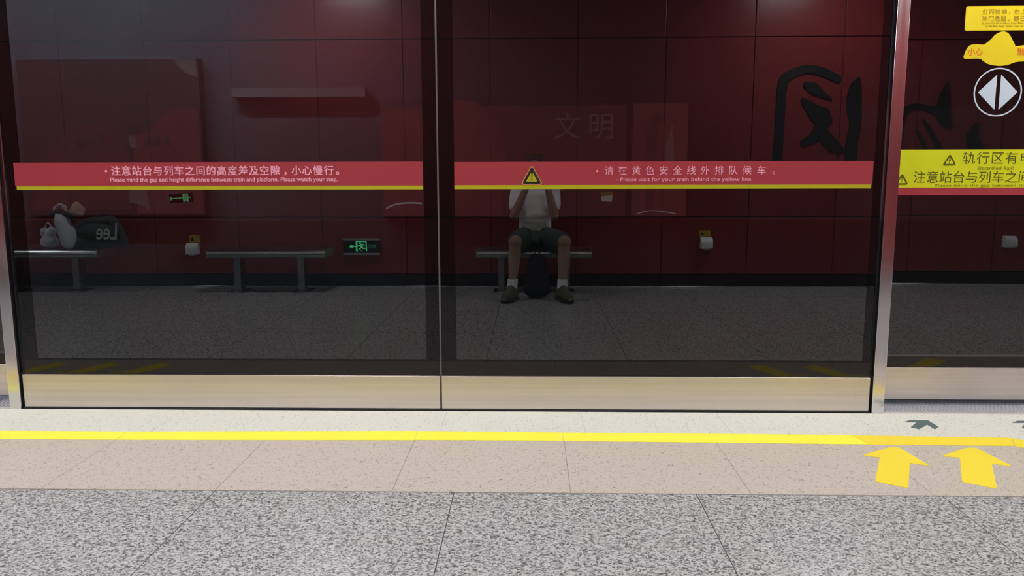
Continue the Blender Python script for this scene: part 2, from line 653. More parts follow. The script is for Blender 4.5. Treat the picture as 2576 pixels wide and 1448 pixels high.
def lerpx(px, p0, w0, p1, w1):
    return w0 + (px - p0) * (w1 - w0) / (p1 - p0)


def pxL(px):
    return lerpx(px, 268, -1.940, 862, -0.857)


def pxR(px):
    return lerpx(px, 1500, 0.288, 1955, 1.094)


XC = -0.424
tL = fixed_panel(-2.405, XC - 0.004, 'left fixed glass panel with a red strip about the gap and height difference', 0.075, 0.062)
tR = fixed_panel(XC + 0.004, 1.556, 'right fixed glass panel with a red strip bearing a yellow warning triangle', 0.070, 0.038)
# joint between the two panels
MB().box(XC - 0.0036, XC + 0.0036, GY - 0.003, GY + 0.012, 0.0065, 2.32, mat('grey panel joint', (0.12, 0.12, 0.12), 0.5)).build('joint_seal', tL)


def part_of(mb, name, part, t, label=None):
    o = mb.build(name)
    o.parent = part          # parts keep their place in the world, so their sub-parts need no inverse
    o.matrix_parent_inverse = Matrix.Identity(4)
    return tag(o, label)


sL = MB().box(-2.362, -0.492, YF, GY - 0.0003, 1.0435, 1.150, 'red').build('warning_strip', tL)
tag(sL, 'red vinyl strip across the left panel')
part_of(MB().box(-2.356, -0.492, YF, GY - 0.0003, 1.0265, 1.0435, 'yellow'), 'yellow_stripe', sL, tL, 'yellow stripe under the red strip')
sR = MB().box(-0.350, 1.513, YF, GY - 0.0003, 1.0445, 1.1475, 'red').build('warning_strip', tR)
tag(sR, 'red vinyl strip across the right panel')
part_of(MB().box(-0.350, 1.509, YF, GY - 0.0003, 1.0270, 1.0445, 'yellow'), 'yellow_stripe', sR, tR, 'yellow stripe under the red strip')

yt = YF - 0.0003
mb = MB()
for ch, px in zip('注意站台与列车之间的高度差及空隙小心慢行', [294.5, 321, 347.5, 374, 400.5, 427.5, 454, 481, 508, 534.5, 561, 588, 615, 641.5, 668, 695, 748, 774.5, 801.5, 829]):
    hanzi(mb, ch, pxL(px), 1.1125, 0.0455, yt, 'pink', bold=True)
hanzi(mb, '，', pxL(727), 1.1125, 0.0455, yt, 'pink', bold=True)
hanzi(mb, '。', pxL(858), 1.1125, 0.0455, yt, 'pink', bold=True)
mb.prism(circ(pxL(270), 1.1115, 0.0052, 16), yt - 0.0004, yt, 'pink')
mb.prism(circ(pxL(273.5), 1.0712, 0.0025, 12), yt - 0.0004, yt, 'pink')
fit_text(mb, 'Please mind the gap and height difference between train and platform. Please watch your step.', pxL(279), pxL(850), 1.0570, 1.0822, yt, 'pink', bold=True)
part_of(mb, 'lettering', sL, tL, 'pale pink lettering')

mb = MB()
for ch, px in zip('请在黄色安全线外排队候车', [1531.5, 1566, 1600.5, 1634.5, 1669, 1704, 1738.5, 1773, 1808, 1843, 1878, 1914]):
    hanzi(mb, ch, pxR(px), 1.1090, 0.0420, yt, 'pink')
hanzi(mb, '。', pxR(1952), 1.1090, 0.0420, yt, 'pink')
mb.prism(circ(pxR(1502), 1.1060, 0.0048, 16), yt - 0.0004, yt, 'pink')
mb.prism(circ(pxR(1552.5), 1.0665, 0.0022, 12), yt - 0.0004, yt, 'pink')
fit_text(mb, 'Please wait for your train behind the yellow line.', pxR(1560.5), pxR(1892), 1.0555, 1.0780, yt, 'pink')
part_of(mb, 'lettering', sR, tR, 'pale pink lettering')
mb = MB()
hazard(mb, -0.001, 1.0500, 1.1290, 0.0440, YF - 0.0002, 'black', 'yellow', 'black', mat('tan orange print', (0.62, 0.36, 0.10), 0.4))
part_of(mb, 'warning_triangle', sR, tR, 'yellow and black triangle with an exclamation mark')

# posts
for x0, x1, lab in ((-2.467, -2.413, 'brushed steel post at the left end of the fixed glass'), (1.563, 1.618, 'brushed steel post between the fixed glass and the right sliding door')):
    p = MB().box(x0, x1, GY - 0.030, GY + 0.095, -0.004, 2.32, 'post', 0.003, 3)
    tag(p.build('door_post'), lab, 'post', 'steel posts of the screen doors')


def sliding(x0, x1, label):
    t = thing('sliding_door', ((x0 + x1) / 2, DY, 0), label, 'sliding door', 'sliding platform doors')
    MB().box(x0, x1, DY, DY + 0.014, 0.185, 2.32, 'glass').build('glass_pane', t)
    MB().box(x0, x1, DY - 0.010, DY + 0.03, 0.030, 0.185, 'kick', 0.002).build('kick_plate', t)
    b = MB()
    frame_border(b, x0, x1, 0.186, 2.32, 0.05, 0.05, 0.05, DY - 0.0012, DY - 0.0002, 'frit')
    b.build('glass_border', t)
    return t


dR = sliding(1.585, 2.655, 'right sliding glass door with yellow warning strip and stickers')
dL = sliding(-3.56, -2.44, 'left sliding glass door just behind the left steel post')
k = DY / 3.62


def dx(x):
    return x * k


def dz(z):
    return 1.1 + (z - 1.1) * k


YD = DY - 0.0016
sD = MB().box(1.60, 2.64, YD, DY - 0.0003, dz(1.030), dz(1.197), 'lime').build('warning_strip', dR)
tag(sD, 'lime yellow strip on the sliding door')
part_of(MB().box(1.60, 2.64, YD, DY - 0.0003, dz(0.996), dz(1.030), 'red'), 'red_stripe', sD, dR, 'red stripe under the lime strip')


def pxD(px):     # on the plane y=3.62, then pushed to the door
    return dx(lerpx(px, 2298, 1.698, 2449, 1.9385))


yd = YD - 0.0003
mb = MB()
hazard(mb, pxD(2393.5), dz(1.127), dz(1.179), 0.032, YD - 0.0001, 'olive', 'lime', 'olive', bolt=True)
part_of(mb, 'high_voltage_triangle', sD, dR, 'triangle with a lightning bolt')
mb = MB()
hazard(mb, pxD(2265.5), dz(1.043), dz(1.095), 0.031, YD - 0.0001, 'olive', 'lime', 'olive')
part_of(mb, 'warning_triangle', sD, dR, 'triangle with an exclamation mark')
mb = MB()
for i, ch in enumerate('轨行区有电'):
    hanzi(mb, ch, pxD(2446 + 39.0 * i), dz(1.160), 0.060, yd, 'olive')
for i, ch in enumerate('注意站台与列车之间空隙'):
    hanzi(mb, ch, pxD(2314 + 36.0 * i), dz(1.0765), 0.059, yd, 'olive')
fit_text(mb, 'Electrified Rail!', pxD(2472), pxD(2570), dz(1.107), dz(1.123), yd, 'olive2')
fit_text(mb, 'Please mind the gap between train and platform', pxD(2357), pxD(2728), dz(1.030), dz(1.046), yd, 'olive2')
part_of(mb, 'lettering', sD, dR, 'dark olive lettering')

# stickers on the sliding door
st = MB().prism(rrect(dx(1.872), dx(2.225), dz(1.704), dz(1.806), 0.008), YD, DY - 0.0003, 'stickyel').build('sticker', dR)
tag(st, 'golden yellow rectangular sticker with two lines of characters')
mb = MB()
for row, z in (('灯闪铃响，勿上下车', 1.7815), ('冲门危险，顾己及人', 1.7535)):
    xs = [2459, 2476, 2492.5, 2509.5, 2528, 2543.5, 2560.5, 2577.5, 2594.5]
    for ch, px in zip(row, xs):
        hanzi(mb, ch, pxD(px), dz(z), 0.0245, yd, 'stickdk', bold=True)
fit_text(mb, 'Do Not Get On or Off the Train When the Light is Flashing', pxD(2453), pxD(2618), dz(1.7275), dz(1.7375), yd, 'stickdk', slant=0.1)
fit_text(mb, 'or the Bell Rings. Stand Clear of Closing Doors', pxD(2461), pxD(2610), dz(1.7155), dz(1.7255), yd, 'stickdk', slant=0.1)
part_of(mb, 'lettering', st, dR, 'ochre lettering')

ban = [(2410, 142), (2417, 124), (2427, 114), (2446, 112), (2462, 113), (2478, 102), (2492, 88), (2510, 81), (2526, 86), (2538, 102), (2546, 114), (2553, 117), (2620, 113), (2622, 150), (2576, 155), (2552, 157), (2530, 164), (2506, 166), (2480, 162), (2464, 154), (2454, 148), (2420, 148), (2412, 147)]


def pz(py):
    return dz(lerpx(py, 172, 1.545, 292, 1.341))


ban_s = [(p.x, p.y) for p in smooth_line([(pxD(a), pz(b), 0) for a, b in ban + ban[:1]], 4)[:-1]]
sb = MB().prism(ban_s, YD, DY - 0.0003, 'stickyel').build('banner_sticker', dR)
tag(sb, 'wavy golden yellow sticker with orange characters')
mb = MB()
for ch, px, py in (('小', 2430, 131), ('心', 2451, 131), ('别', 2563, 131), ('夹', 2584, 130), ('手', 2605, 130)):
    hanzi(mb, ch, pxD(px), pz(py), 0.034, yd, 'orange', bold=True)
part_of(mb, 'lettering', sb, dR, 'orange lettering')

cx, cz, rr = dx(2.036), dz(1.443), 0.104 * k
mb = MB()
mb.ring(circ(cx, cz, rr), circ(cx, cz, rr - 0.006), YD, DY - 0.0003, 'paleblue')
mb.prism([(cx - 0.009, cz - 0.077), (cx - 0.009, cz + 0.077), (cx - 0.088, cz)], YD, DY - 0.0003, 'paleblue')
mb.prism([(cx + 0.009, cz - 0.077), (cx + 0.088, cz), (cx + 0.009, cz + 0.077)], YD, DY - 0.0003, 'paleblue')
tag(mb.build('door_open_emblem', dR), 'pale ring around two triangles pointing apart')

# ribbed thresholds in front of the sliding doors
for x0, x1, lab in ((1.620, 2.90, 'ribbed metal threshold under the right sliding door'), (-3.9, -2.470, 'ribbed metal threshold under the left sliding door')):
    mb = MB()
    mb.box(x0, x1, 3.588, 3.790, -0.004, 0.004, 'sill')
    n = int((x1 - x0) / 0.018)
    for i in range(n):
        a = x0 + 0.004 + i * 0.018
        mb.prism([(a, 3.594), (a + 0.007, 3.594), (a + 0.007, 3.785), (a, 3.785)], 0.004, 0.0065, 'sill', 'z')
    mb.box(x0, x1, 3.5855, 3.5905, -0.004, 0.0075, 'alu')
    tag(mb.build('door_threshold'), lab, 'threshold', 'thresholds of the sliding doors')
# rubber seal under the fixed panels
tag(MB().box(-2.41, 1.56, GY - 0.018, GY + 0.03, -0.004, 0.0055, 'darkgap').build('rubber_seal'), 'thin black rubber seal under the fixed glass panels', 'seal')


# ------------------------------------------------------------------ floor markings
def tape(pts, m, label, z=0.0):
    o = MB().prism(pts, z + 0.0002, z + 0.0012, m, 'z').build('floor_tape')
    return tag(o, label, 'floor tape', 'yellow tape along the platform edge')


tape([(-5.2, 3.155), (-1.735, 3.155), (-1.743, 3.262), (-5.2, 3.262)], 'tape', 'bright yellow floor tape, leftmost length, ending in a slanted joint')
tape([(-1.733, 3.155), (-0.489, 3.172), (-0.493, 3.292), (-1.741, 3.262)], 'tape', 'bright yellow floor tape between the slanted joint and the centre of the doors')
tape([(-0.487, 3.176), (0.129, 3.176), (0.130, 3.284), (-0.491, 3.291)], 'tape', 'short bright yellow floor tape in front of the warning triangle')
tape([(0.131, 3.174), (1.376, 3.155), (1.345, 3.272), (0.132, 3.283)], 'tape', 'long bright yellow floor tape running to the right door post')
tape([(1.378, 3.152), (1.955, 3.148), (2.000, 3.247), (1.347, 3.268)], 'tape2', 'golden yellow floor tape above the two big arrows')
tape([(1.957, 3.146), (2.36, 2.735), (2.44, 2.815), (2.002, 3.246)], 'tape2', 'golden yellow floor tape turning off at a slant at the right edge')


def arrow(dxx, label, mirror=False, m='tape2'):
    P = [(1.439, 3.112), (1.472, 3.118), (1.490, 3.060), (1.503, 2.934), (1.442, 2.950), (1.330, 2.700), (1.235, 2.762), (1.353, 3.008), (1.300, 3.040), (1.330, 3.060)]
    P = [(1.445, 3.125), (1.480, 3.122), (1.505, 2.928), (1.496, 2.922), (1.442, 2.945), (1.325, 2.704), (1.318, 2.702), (1.237, 2.757), (1.235, 2.764), (1.354, 3.005), (1.303, 3.022), (1.302, 3.032)]
    if mirror:
        P = [(-p[0] - 0.853, p[1]) for p in P]
    P = [(p[0] + dxx, p[1]) for p in P]
    o = MB().prism(P, 0.0002, 0.0012, m, 'z').build('floor_arrow')
    return tag(o, label, 'floor arrow', 'boarding arrows on the platform floor')


arrow(0.0, 'golden yellow boarding arrow on the floor nearest the right door post')
arrow(0.308, 'golden yellow boarding arrow on the floor at the right edge')
arrow(0.0, 'yellow boarding arrow nearest the left door post, seen in the glass', True)
arrow(-0.308, 'yellow boarding arrow second from the left door post, seen in the glass', True)
arrow(-0.616, 'yellow boarding arrow farthest from the left door post, seen in the glass', True)
for d, lab in ((0.0, 'small grey green arrow on the floor before the right door threshold'), (0.475, 'small grey green arrow cut off by the right edge of the photo')):
    P = [(1.690, 3.482), (1.772, 3.482), (1.772, 3.392), (1.740, 3.356), (1.738, 3.420), (1.672, 3.356), (1.650, 3.384), (1.707, 3.452), (1.650, 3.452)]
    tag(MB().prism([(p[0] + d, p[1]) for p in P], 0.0002, 0.0010, 'green', 'z').build('exit_arrow'), lab, 'floor arrow', 'small grey green floor arrows')


# ------------------------------------------------------------------ the bench side
def bench(xc, length, label):
    t = thing('bench', (xc, -0.16, 0), label, 'bench', 'steel benches along the maroon wall')
    x0, x1 = xc - length / 2, xc + length / 2
    # seat: a long folded profile with a rolled front and back edge
    prof = []
    for a in range(0, 10):
        th = PI / 2 - a * PI / 9
        prof.append((-0.036 + 0.036 * math.cos(th), 0.364 + 0.036 * math.sin(th)))
    for a in range(0, 10):
        th = -PI / 2 - a * PI / 9
        prof.append((-0.324 + 0.036 * math.cos(th), 0.364 + 0.036 * math.sin(th)))
    s = MB().prism(prof, x0, x1, 'bench', 'x').build('seat', t)
    for x in (x0 - 0.004, x1):
        MB().prism(prof, x, x + 0.004, 'alu', 'x').build('end_cap', t)
    for sx in (-0.30, 0.30):
        m = MB()
        m.box(xc + sx - 0.032, xc + sx + 0.032, -0.21, -0.08, 0.012, 0.330, 'bench', 0.008)
        m.box(xc + sx - 0.075, xc + sx + 0.075, -0.26, -0.02, 0.0, 0.014, 'bench', 0.004)
        m.build('leg', t)
    return t


bench(-2.450, 1.09, 'empty steel bench between the white dispenser and the green exit sign')
bench(0.020, 1.05, 'steel bench with the person in the white shirt sitting on it')
bench(-4.58, 1.10, 'steel bench at the far left with bags on it')


def dispenser(xc, z0, label, tilt=0.0):
    t = thing('wall_dispenser', (xc, WY + 0.05, z0), label, 'dispenser', 'white dispensers on the maroon wall')
    prof = [(WY + 0.001, z0 + 0.005), (WY + 0.075, z0 + 0.005), (WY + 0.082, z0 + 0.012)]
    for a in range(7):
        th = a * PI / 12
        prof.append((WY + 0.022 + 0.060 * math.cos(th), z0 + 0.055 + 0.058 * math.sin(th)))
    prof.append((WY + 0.001, z0 + 0.113))
    c = MB().prism(prof, xc - 0.054, xc + 0.054, 'plastic', 'x').build('cover', t)
    MB().box(xc - 0.025, xc + 0.025, WY + 0.03, WY + 0.075, z0 - 0.004, z0 + 0.006, 'plastic', 0.002).build('outlet_lip', t)
    return t


def label_plate(x0, x1, z0, z1, label):
    t = MB()
    t.prism(rrect(x0, x1, z0, z1, 0.006), WY + 0.0005, WY + 0.003, 'yplate')
    # a line of characters and a small triangle
    for i, ch in enumerate('小心'):
        hanzi(t, ch, x1 - 0.022 - 0.03 * i, (z0 + z1) / 2, 0.028, WY + 0.0034, 'stickdk', face=1)
    t.prism(tri(x0 + 0.03, z0 + 0.014, z1 - 0.014, 0.02), WY + 0.003, WY + 0.0036, 'black')
    return tag(t.build('label_plate'), label, 'label plate', 'mustard labels over the dispensers')


dispenser(-3.305, 0.316, 'white plastic wall dispenser left of the empty bench')
label_plate(-3.345, -3.235, 0.434, 0.505, 'mustard label above the dispenser left of the empty bench')
dispenser(1.668, 0.371, 'white plastic wall dispenser right of the seated person')
label_plate(1.604, 1.714, 0.488, 0.548, 'mustard label above the dispenser right of the seated person')
dispenser(4.66, 0.365, 'white plastic wall dispenser cut off by the right edge of the photo')

# exit sign low on the wall; its face looks away from the wall (+y)
t = thing('exit_sign', (-1.655, WY + 0.02, 0.318), 'low black exit sign with a green running figure on the maroon wall', 'exit sign')
X0, X1, Z0, Z1 = -1.832, -1.478, 0.318, 0.468
MB().box(X0, X1, WY + 0.001, WY + 0.030, Z0, Z1, 'signblack', 0.003).build('sign_box', t)
for z0, z1, lab in ((Z1 - 0.012, Z1 + 0.004, 'bright top rail'), (Z0 - 0.004, Z0 + 0.016, 'grey bottom rail')):
    tag(MB().box(X0 + 0.002, X1 + 0.002, WY + 0.001, WY + 0.040, z0, z1, 'alu', 0.002).build('rail', t), lab)
ys0, ys1 = WY + 0.030, WY + 0.0325


def sg(px, py):      # from the zoomed picture of the sign
    return (X0 + (px - 425) / (2025 - 425) * (X1 - X0), Z1 - (py - 365 - (px - 425) * 0.02) / (1090 - 365) * (Z1 - Z0))


g = MB()
g.prism([sg(*p) for p in [(995, 690), (860, 690), (830, 640), (770, 650), (685, 720), (770, 790), (840, 810), (860, 750), (995, 750)]], ys0, ys1, 'signgreen')
g.prism([sg(*p) for p in [(990, 470), (1060, 470), (1060, 900), (1080, 945), (1010, 955), (992, 930)]], ys0, ys1, 'signgreen')
g.prism([sg(*p) for p in [(1060, 470), (1470, 480), (1470, 525), (1060, 518)]], ys0, ys1, 'signgreen')
g.prism([sg(*p) for p in [(1420, 525), (1470, 525), (1485, 955), (1430, 955)]], ys0, ys1, 'signgreen')
hx, hz = sg(1180, 565)
g.prism(circ(hx, hz, 0.0085, 14), ys0, ys1, 'signgreen')
g.prism([sg(*p) for p in [(1200, 605), (1330, 605), (1390, 660), (1385, 720), (1350, 715), (1330, 660), (1300, 650), (1290, 720), (1320, 790), (1425, 795), (1425, 850), (1290, 850), (1260, 780), (1170, 870), (1105, 870), (1110, 845), (1210, 740), (1215, 680), (1150, 725), (1060, 720), (1060, 670), (1130, 670)]], ys0, ys1, 'signgreen')
g.prism([sg(*p) for p in [(1195, 900), (1240, 895), (1290, 935), (1285, 955), (1195, 945)]], ys0, ys1, 'signdim')
tag(g.build('pictogram', t), 'green running figure, doorway and arrow')
g = MB()
xa, za = sg(1510, 740)
xb, zb = sg(1870, 630)
xw = (xb - xa) / 4
for i, ch in enumerate('安全出口'):
    me, a0, a1, b0, b1 = glyph(ch, bold=False)
    fit_text(g, ch, xb - xw * (i + 0.88), xb - xw * (i + 0.12), za, zb, ys1 - 0.0005, 'signdim', face=1)
xa, za = sg(1520, 795)
fit_text(g, 'EXIT', xa, xb, za, za + 0.009, ys1 - 0.0005, 'signdim', face=1)
tag(g.build('lettering', t), 'dim green lettering')

# big calligraphy characters on the wall
c1 = thing('calligraphy_character', (2.66, WY, 1.05), 'large black calligraphy character on the maroon wall left of the right door post', 'calligraphy character', 'black calligraphy on the maroon wall')
y0, y1 = WY + 0.0005, WY + 0.014
for st_ in ([(2.30, 1.05, .045), (2.320, 1.30, .042), (2.325, 1.60, .042), (2.335, 1.90, .045), (2.38, 1.985, .042), (2.54, 2.045, .036), (2.70, 2.02, .038), (2.84, 1.955, .034)],
            [(2.555, 1.905, .030), (2.62, 1.87, .05), (2.72, 1.81, .025), (2.79, 1.775, .008)],
            [(2.53, 1.765, .02), (2.60, 1.70, .05), (2.68, 1.63, .075), (2.76, 1.58, .05)],
            [(2.72, 1.63, .07), (2.70, 1.52, .055), (2.64, 1.42, .045), (2.55, 1.375, .030)],
            [(2.70, 1.50, .05), (2.76, 1.42, .055), (2.84, 1.34, .055), (2.90, 1.31, .03)],
            [(3.03, 1.95, .02), (3.01, 1.88, .055), (3.00, 1.72, .07), (3.025, 1.55, .055), (3.00, 1.35, .055), (3.00, 1.05, .06)]):
    mb = MB()
    brush(mb, st_, y0, y1, 'ink')
    mb.build('brush_stroke', c1)
    y1 += 0.0004
c2 = thing('calligraphy_character', (3.85, WY, 1.05), 'large black calligraphy character on the maroon wall right of the right door post', 'calligraphy character', 'black calligraphy on the maroon wall')
y1 = WY + 0.014
for st_ in ([(3.52, 1.05, .045), (3.525, 1.30, .042), (3.53, 1.50, .042), (3.565, 1.66, .036), (3.66, 1.72, .028), (3.80, 1.70, .028), (3.90, 1.66, .045), (3.99, 1.55, .03)],
            [(3.965, 1.94, .008), (3.95, 1.85, .04), (3.94, 1.72, .06), (3.96, 1.60, .06), (4.00, 1.55, .04)],
            [(3.76, 1.59, .012), (3.84, 1.47, .022), (3.93, 1.33, .03), (4.02, 1.20, .03)],
            [(3.70, 1.49, .010), (3.77, 1.38, .018), (3.83, 1.25, .02)],
            [(4.27, 1.55, .02), (4.24, 1.42, .06), (4.30, 1.28, .07)]):
    mb = MB()
    brush(mb, st_, y0, y1, 'ink')
    mb.build('brush_stroke', c2)
    y1 += 0.0004


# ------------------------------------------------------------------ blobs (continuous surfaces grown from many soft volumes)
def cap(bm, a, b, ra, rb, seg=14, flat=None):
    a, b = Vector(a), Vector(b)
    d = b - a
    q = d.to_track_quat('Z', 'Y') if d.length > 1e-6 else Vector((0, 0, 1)).to_track_quat('Z', 'Y')
    n = max(2, int(d.length / max(min(ra, rb), 0.004) * 1.6))
    vs = []
    rows = []
    for k in range(5):
        th = -PI / 2 + k * PI / 2 / 5
        rows.append((ra * math.sin(th), ra * math.cos(th)))
    for k in range(n + 1):
        t = k / n
        rows.append((d.length * t, ra + (rb - ra) * t))
    for k in range(1, 6):
        th = k * PI / 2 / 5
        rows.append((d.length + rb * math.sin(th), rb * math.cos(th)))
    prev = None
    fl = flat or (1, 1)
    for h, r in rows:
        r = max(r, 1e-4)
        ring = [bm.verts.new(a + q @ Vector((r * math.cos(2 * PI * k / seg) * fl[0], r * math.sin(2 * PI * k / seg) * fl[1], h))) for k in range(seg)]
        if prev:
            for k in range(seg):
                bm.faces.new((prev[k], prev[(k + 1) % seg], ring[(k + 1) % seg], ring[k]))
        else:
            bm.faces.new(ring[::-1])
        prev = ring
    bm.faces.new(prev)


def ell(bm, c, r, rot=None):
    g = bmesh.ops.create_uvsphere(bm, u_segments=20, v_segments=12, radius=1)
    for p in g['verts']:
        v = Vector((p.co.x * r[0], p.co.y * r[1], p.co.z * r[2]))
        if rot is not None:
            v = rot @ v
        p.co = v + Vector(c)


def blob(name, fn, voxel, m, parent=None, it=6, fac=0.5, cut=None):
    bm = bmesh.new()
    fn(bm)
    bmesh.ops.recalc_face_normals(bm, faces=bm.faces[:])
    me = bpy.data.meshes.new(name)
    bm.to_mesh(me)
    bm.free()
    tmp = bpy.data.objects.new('tmp', me)
    COL.objects.link(tmp)
    md = tmp.modifiers.new('r', 'REMESH')
    md.mode = 'VOXEL'
    md.voxel_size = voxel
    s = tmp.modifiers.new('s', 'SMOOTH')
    s.factor = fac
    s.iterations = it
    dg = bpy.context.evaluated_depsgraph_get()
    out = bpy.data.meshes.new_from_object(tmp.evaluated_get(dg))
    bpy.data.objects.remove(tmp)
    out.name = name
    if cut:
        b2 = bmesh.new()
        b2.from_mesh(out)
        for co, no in cut:
            bmesh.ops.bisect_plane(b2, geom=b2.verts[:] + b2.edges[:] + b2.faces[:], plane_co=co, plane_no=no, clear_outer=True)
        b2.to_mesh(out)
        b2.free()
    for p in out.polygons:
        p.use_smooth = True
    out.materials.clear()
    out.materials.append(MT[m] if isinstance(m, str) else m)
    o = bpy.data.objects.new(name, out)
    COL.objects.link(o)
    if parent is not None:
        o.parent = parent
        o.matrix_parent_inverse = Matrix.Translation(parent.location).inverted()
    return o


# ------------------------------------------------------------------ the person on the bench
person = thing('person', (0.03, -0.2, 0.0), 'person in white T-shirt and dark shorts sitting on a bench holding up a phone', 'person')
PX = 0.03
hip = {-1: (PX - 0.095, -0.20, 0.500), 1: (PX + 0.095, -0.20, 0.500)}
knee = {-1: (-0.145, 0.26, 0.500), 1: (0.285, 0.26, 0.500)}
ank = {-1: (-0.172, 0.375, 0.095), 1: (0.262, 0.375, 0.095)}
toe = {-1: (-0.235, 0.575, 0.035), 1: (0.325, 0.575, 0.035)}
sho = {-1: (PX - 0.165, -0.285, 0.930), 1: (PX + 0.165, -0.285, 0.930)}
elb = {-1: (-0.165, -0.110, 0.710), 1: (0.205, -0.110, 0.710)}
wri = {-1: (-0.052, -0.040, 0.965), 1: (0.142, -0.040, 0.965)}
xE = {-1: -0.036, 1: 0.124}


def V3(a, b, t):
    return tuple(a[i] + (b[i] - a[i]) * t for i in range(3))


def body(bm):
    ell(bm, (PX, -0.225, 0.495), (0.165, 0.125, 0.088))
    cap(bm, (PX, -0.235, 0.52), (PX, -0.275, 0.80), 0.125, 0.135, flat=(1.0, 0.78))
    ell(bm, (PX, -0.285, 0.86), (0.165, 0.095, 0.11))
    cap(bm, (PX, -0.285, 0.92), (PX - 0.005, -0.255, 1.05), 0.062, 0.052)
    # head
    hc = (PX - 0.008, -0.232, 1.150)
    ell(bm, (hc[0], hc[1] - 0.012, hc[2] + 0.025), (0.076, 0.095, 0.095))
    ell(bm, (hc[0], hc[1] + 0.018, hc[2] - 0.035), (0.062, 0.070, 0.080))
    ell(bm, (hc[0], hc[1] + 0.055, hc[2] - 0.088), (0.028, 0.024, 0.022))
    cap(bm, (hc[0], hc[1] + 0.082, hc[2] + 0.005), (hc[0], hc[1] + 0.098, hc[2] - 0.032), 0.008, 0.013)
    ell(bm, (hc[0], hc[1] + 0.078, hc[2] + 0.024), (0.05, 0.014, 0.010))
    for s in (-1, 1):
        ell(bm, (hc[0] + s * 0.076, hc[1] - 0.012, hc[2] - 0.012), (0.010, 0.020, 0.032))
        ell(bm, (hc[0] + s * 0.038, hc[1] + 0.060, hc[2] - 0.028), (0.022, 0.018, 0.018))
    for s in (-1, 1):
        cap(bm, hip[s], V3(hip[s], knee[s], 0.5), 0.088, 0.078)
        cap(bm, V3(hip[s], knee[s], 0.5), knee[s], 0.078, 0.058)
        ell(bm, (knee[s][0], knee[s][1] + 0.012, knee[s][2]), (0.058, 0.055, 0.058))
        calf = V3(knee[s], ank[s], 0.32)
        calf = (calf[0], calf[1] - 0.022, calf[2])
        cap(bm, knee[s], calf, 0.052, 0.056)
        cap(bm, calf, V3(knee[s], ank[s], 0.72), 0.056, 0.040)
        cap(bm, V3(knee[s], ank[s], 0.72), ank[s], 0.040, 0.036)
        cap(bm, (ank[s][0], ank[s][1] - 0.03, 0.06), V3(ank[s], toe[s], 0.9), 0.036, 0.026)
        # arms
        cap(bm, (PX + s * 0.10, -0.285, 0.925), sho[s], 0.058, 0.058)
        cap(bm, sho[s], elb[s], 0.050, 0.040)
        cap(bm, elb[s], V3(elb[s], wri[s], 0.3), 0.042, 0.042)
        cap(bm, V3(elb[s], wri[s], 0.3), wri[s], 0.042, 0.028)
        # hand: palm, four fingers behind the phone, thumb on its screen side
        e = xE[s]
        cap(bm, wri[s], (e + s * 0.022, -0.018, 1.045), 0.026, 0.030, flat=(0.75, 1.0))
        cap(bm, (e + s * 0.020, -0.012, 1.030), (e + s * 0.019, -0.006, 1.082), 0.019, 0.017)
        for q, (zz, ln) in enumerate(((1.028, 0.006), (1.047, 0.016), (1.067, 0.020), (1.088, 0.012))):
            b0 = (e + s * 0.020, -0.002, zz)
            b1 = (e + s * 0.012, 0.0075, zz + 0.003)
            b2 = (e - s * ln * 0.5, 0.0085, zz + 0.004)
            b3 = (e - s * ln, 0.0055, zz + 0.002)
            cap(bm, b0, b1, 0.0095, 0.0088, 10)
            cap(bm, b1, b2, 0.0088, 0.0082, 10)
            cap(bm, b2, b3, 0.0082, 0.0070, 10)
        cap(bm, (e + s * 0.024, -0.034, 1.005), (e + s * 0.010, -0.034, 1.040), 0.015, 0.011, 10)
        cap(bm, (e + s * 0.010, -0.034, 1.040), (e - s * 0.018, -0.0215, 1.066), 0.011, 0.0085, 10)


blob('body', body, 0.0052, 'skin', person, it=4)


def shirt(bm):
    cap(bm, (PX, -0.232, 0.555), (PX, -0.275, 0.80), 0.150, 0.152, flat=(1.0, 0.80))
    ell(bm, (PX, -0.282, 0.86), (0.178, 0.112, 0.115))
    cap(bm, (PX - 0.05, -0.285, 0.95), (PX + 0.05, -0.285, 0.95), 0.055, 0.055)
    for s in (-1, 1):
        cap(bm, (PX + s * 0.09, -0.285, 0.925), sho[s], 0.070, 0.070)
        cap(bm, sho[s], V3(sho[s], elb[s], 0.58), 0.070, 0.066)
        cap(bm, V3(sho[s], elb[s], 0.35), V3(sho[s], elb[s], 0.62), 0.066, 0.060)
    # folds across the belly
    for zz, aa in ((0.60, 0.02), (0.645, -0.015), (0.70, 0.02)):
        cap(bm, (PX - 0.10, -0.135, zz - aa), (PX + 0.10, -0.135, zz + aa), 0.018, 0.018)


blob('t_shirt', shirt, 0.008, 'shirt', person, it=5, cut=[((0, 0, 0.585), (0, 0.25, -1))])


def shorts(bm):
    ell(bm, (PX, -0.225, 0.500), (0.190, 0.150, 0.100))
    cap(bm, (PX, -0.225, 0.53), (PX, -0.235, 0.60), 0.14, 0.13, flat=(1.05, 0.8))
    for s in (-1, 1):
        cap(bm, (hip[s][0], hip[s][1], 0.505), V3(hip[s], knee[s], 0.60), 0.100, 0.096)
        cap(bm, V3(hip[s], knee[s], 0.5), V3(hip[s], knee[s], 0.86), 0.098, 0.084)
    cap(bm, (PX, -0.10, 0.50), (PX, 0.0, 0.475), 0.075, 0.055)


sh_o = blob('shorts', shorts, 0.008, 'shorts', person, it=5, cut=[((0, -0.2, 0.402), (0, -0.05, -1))])


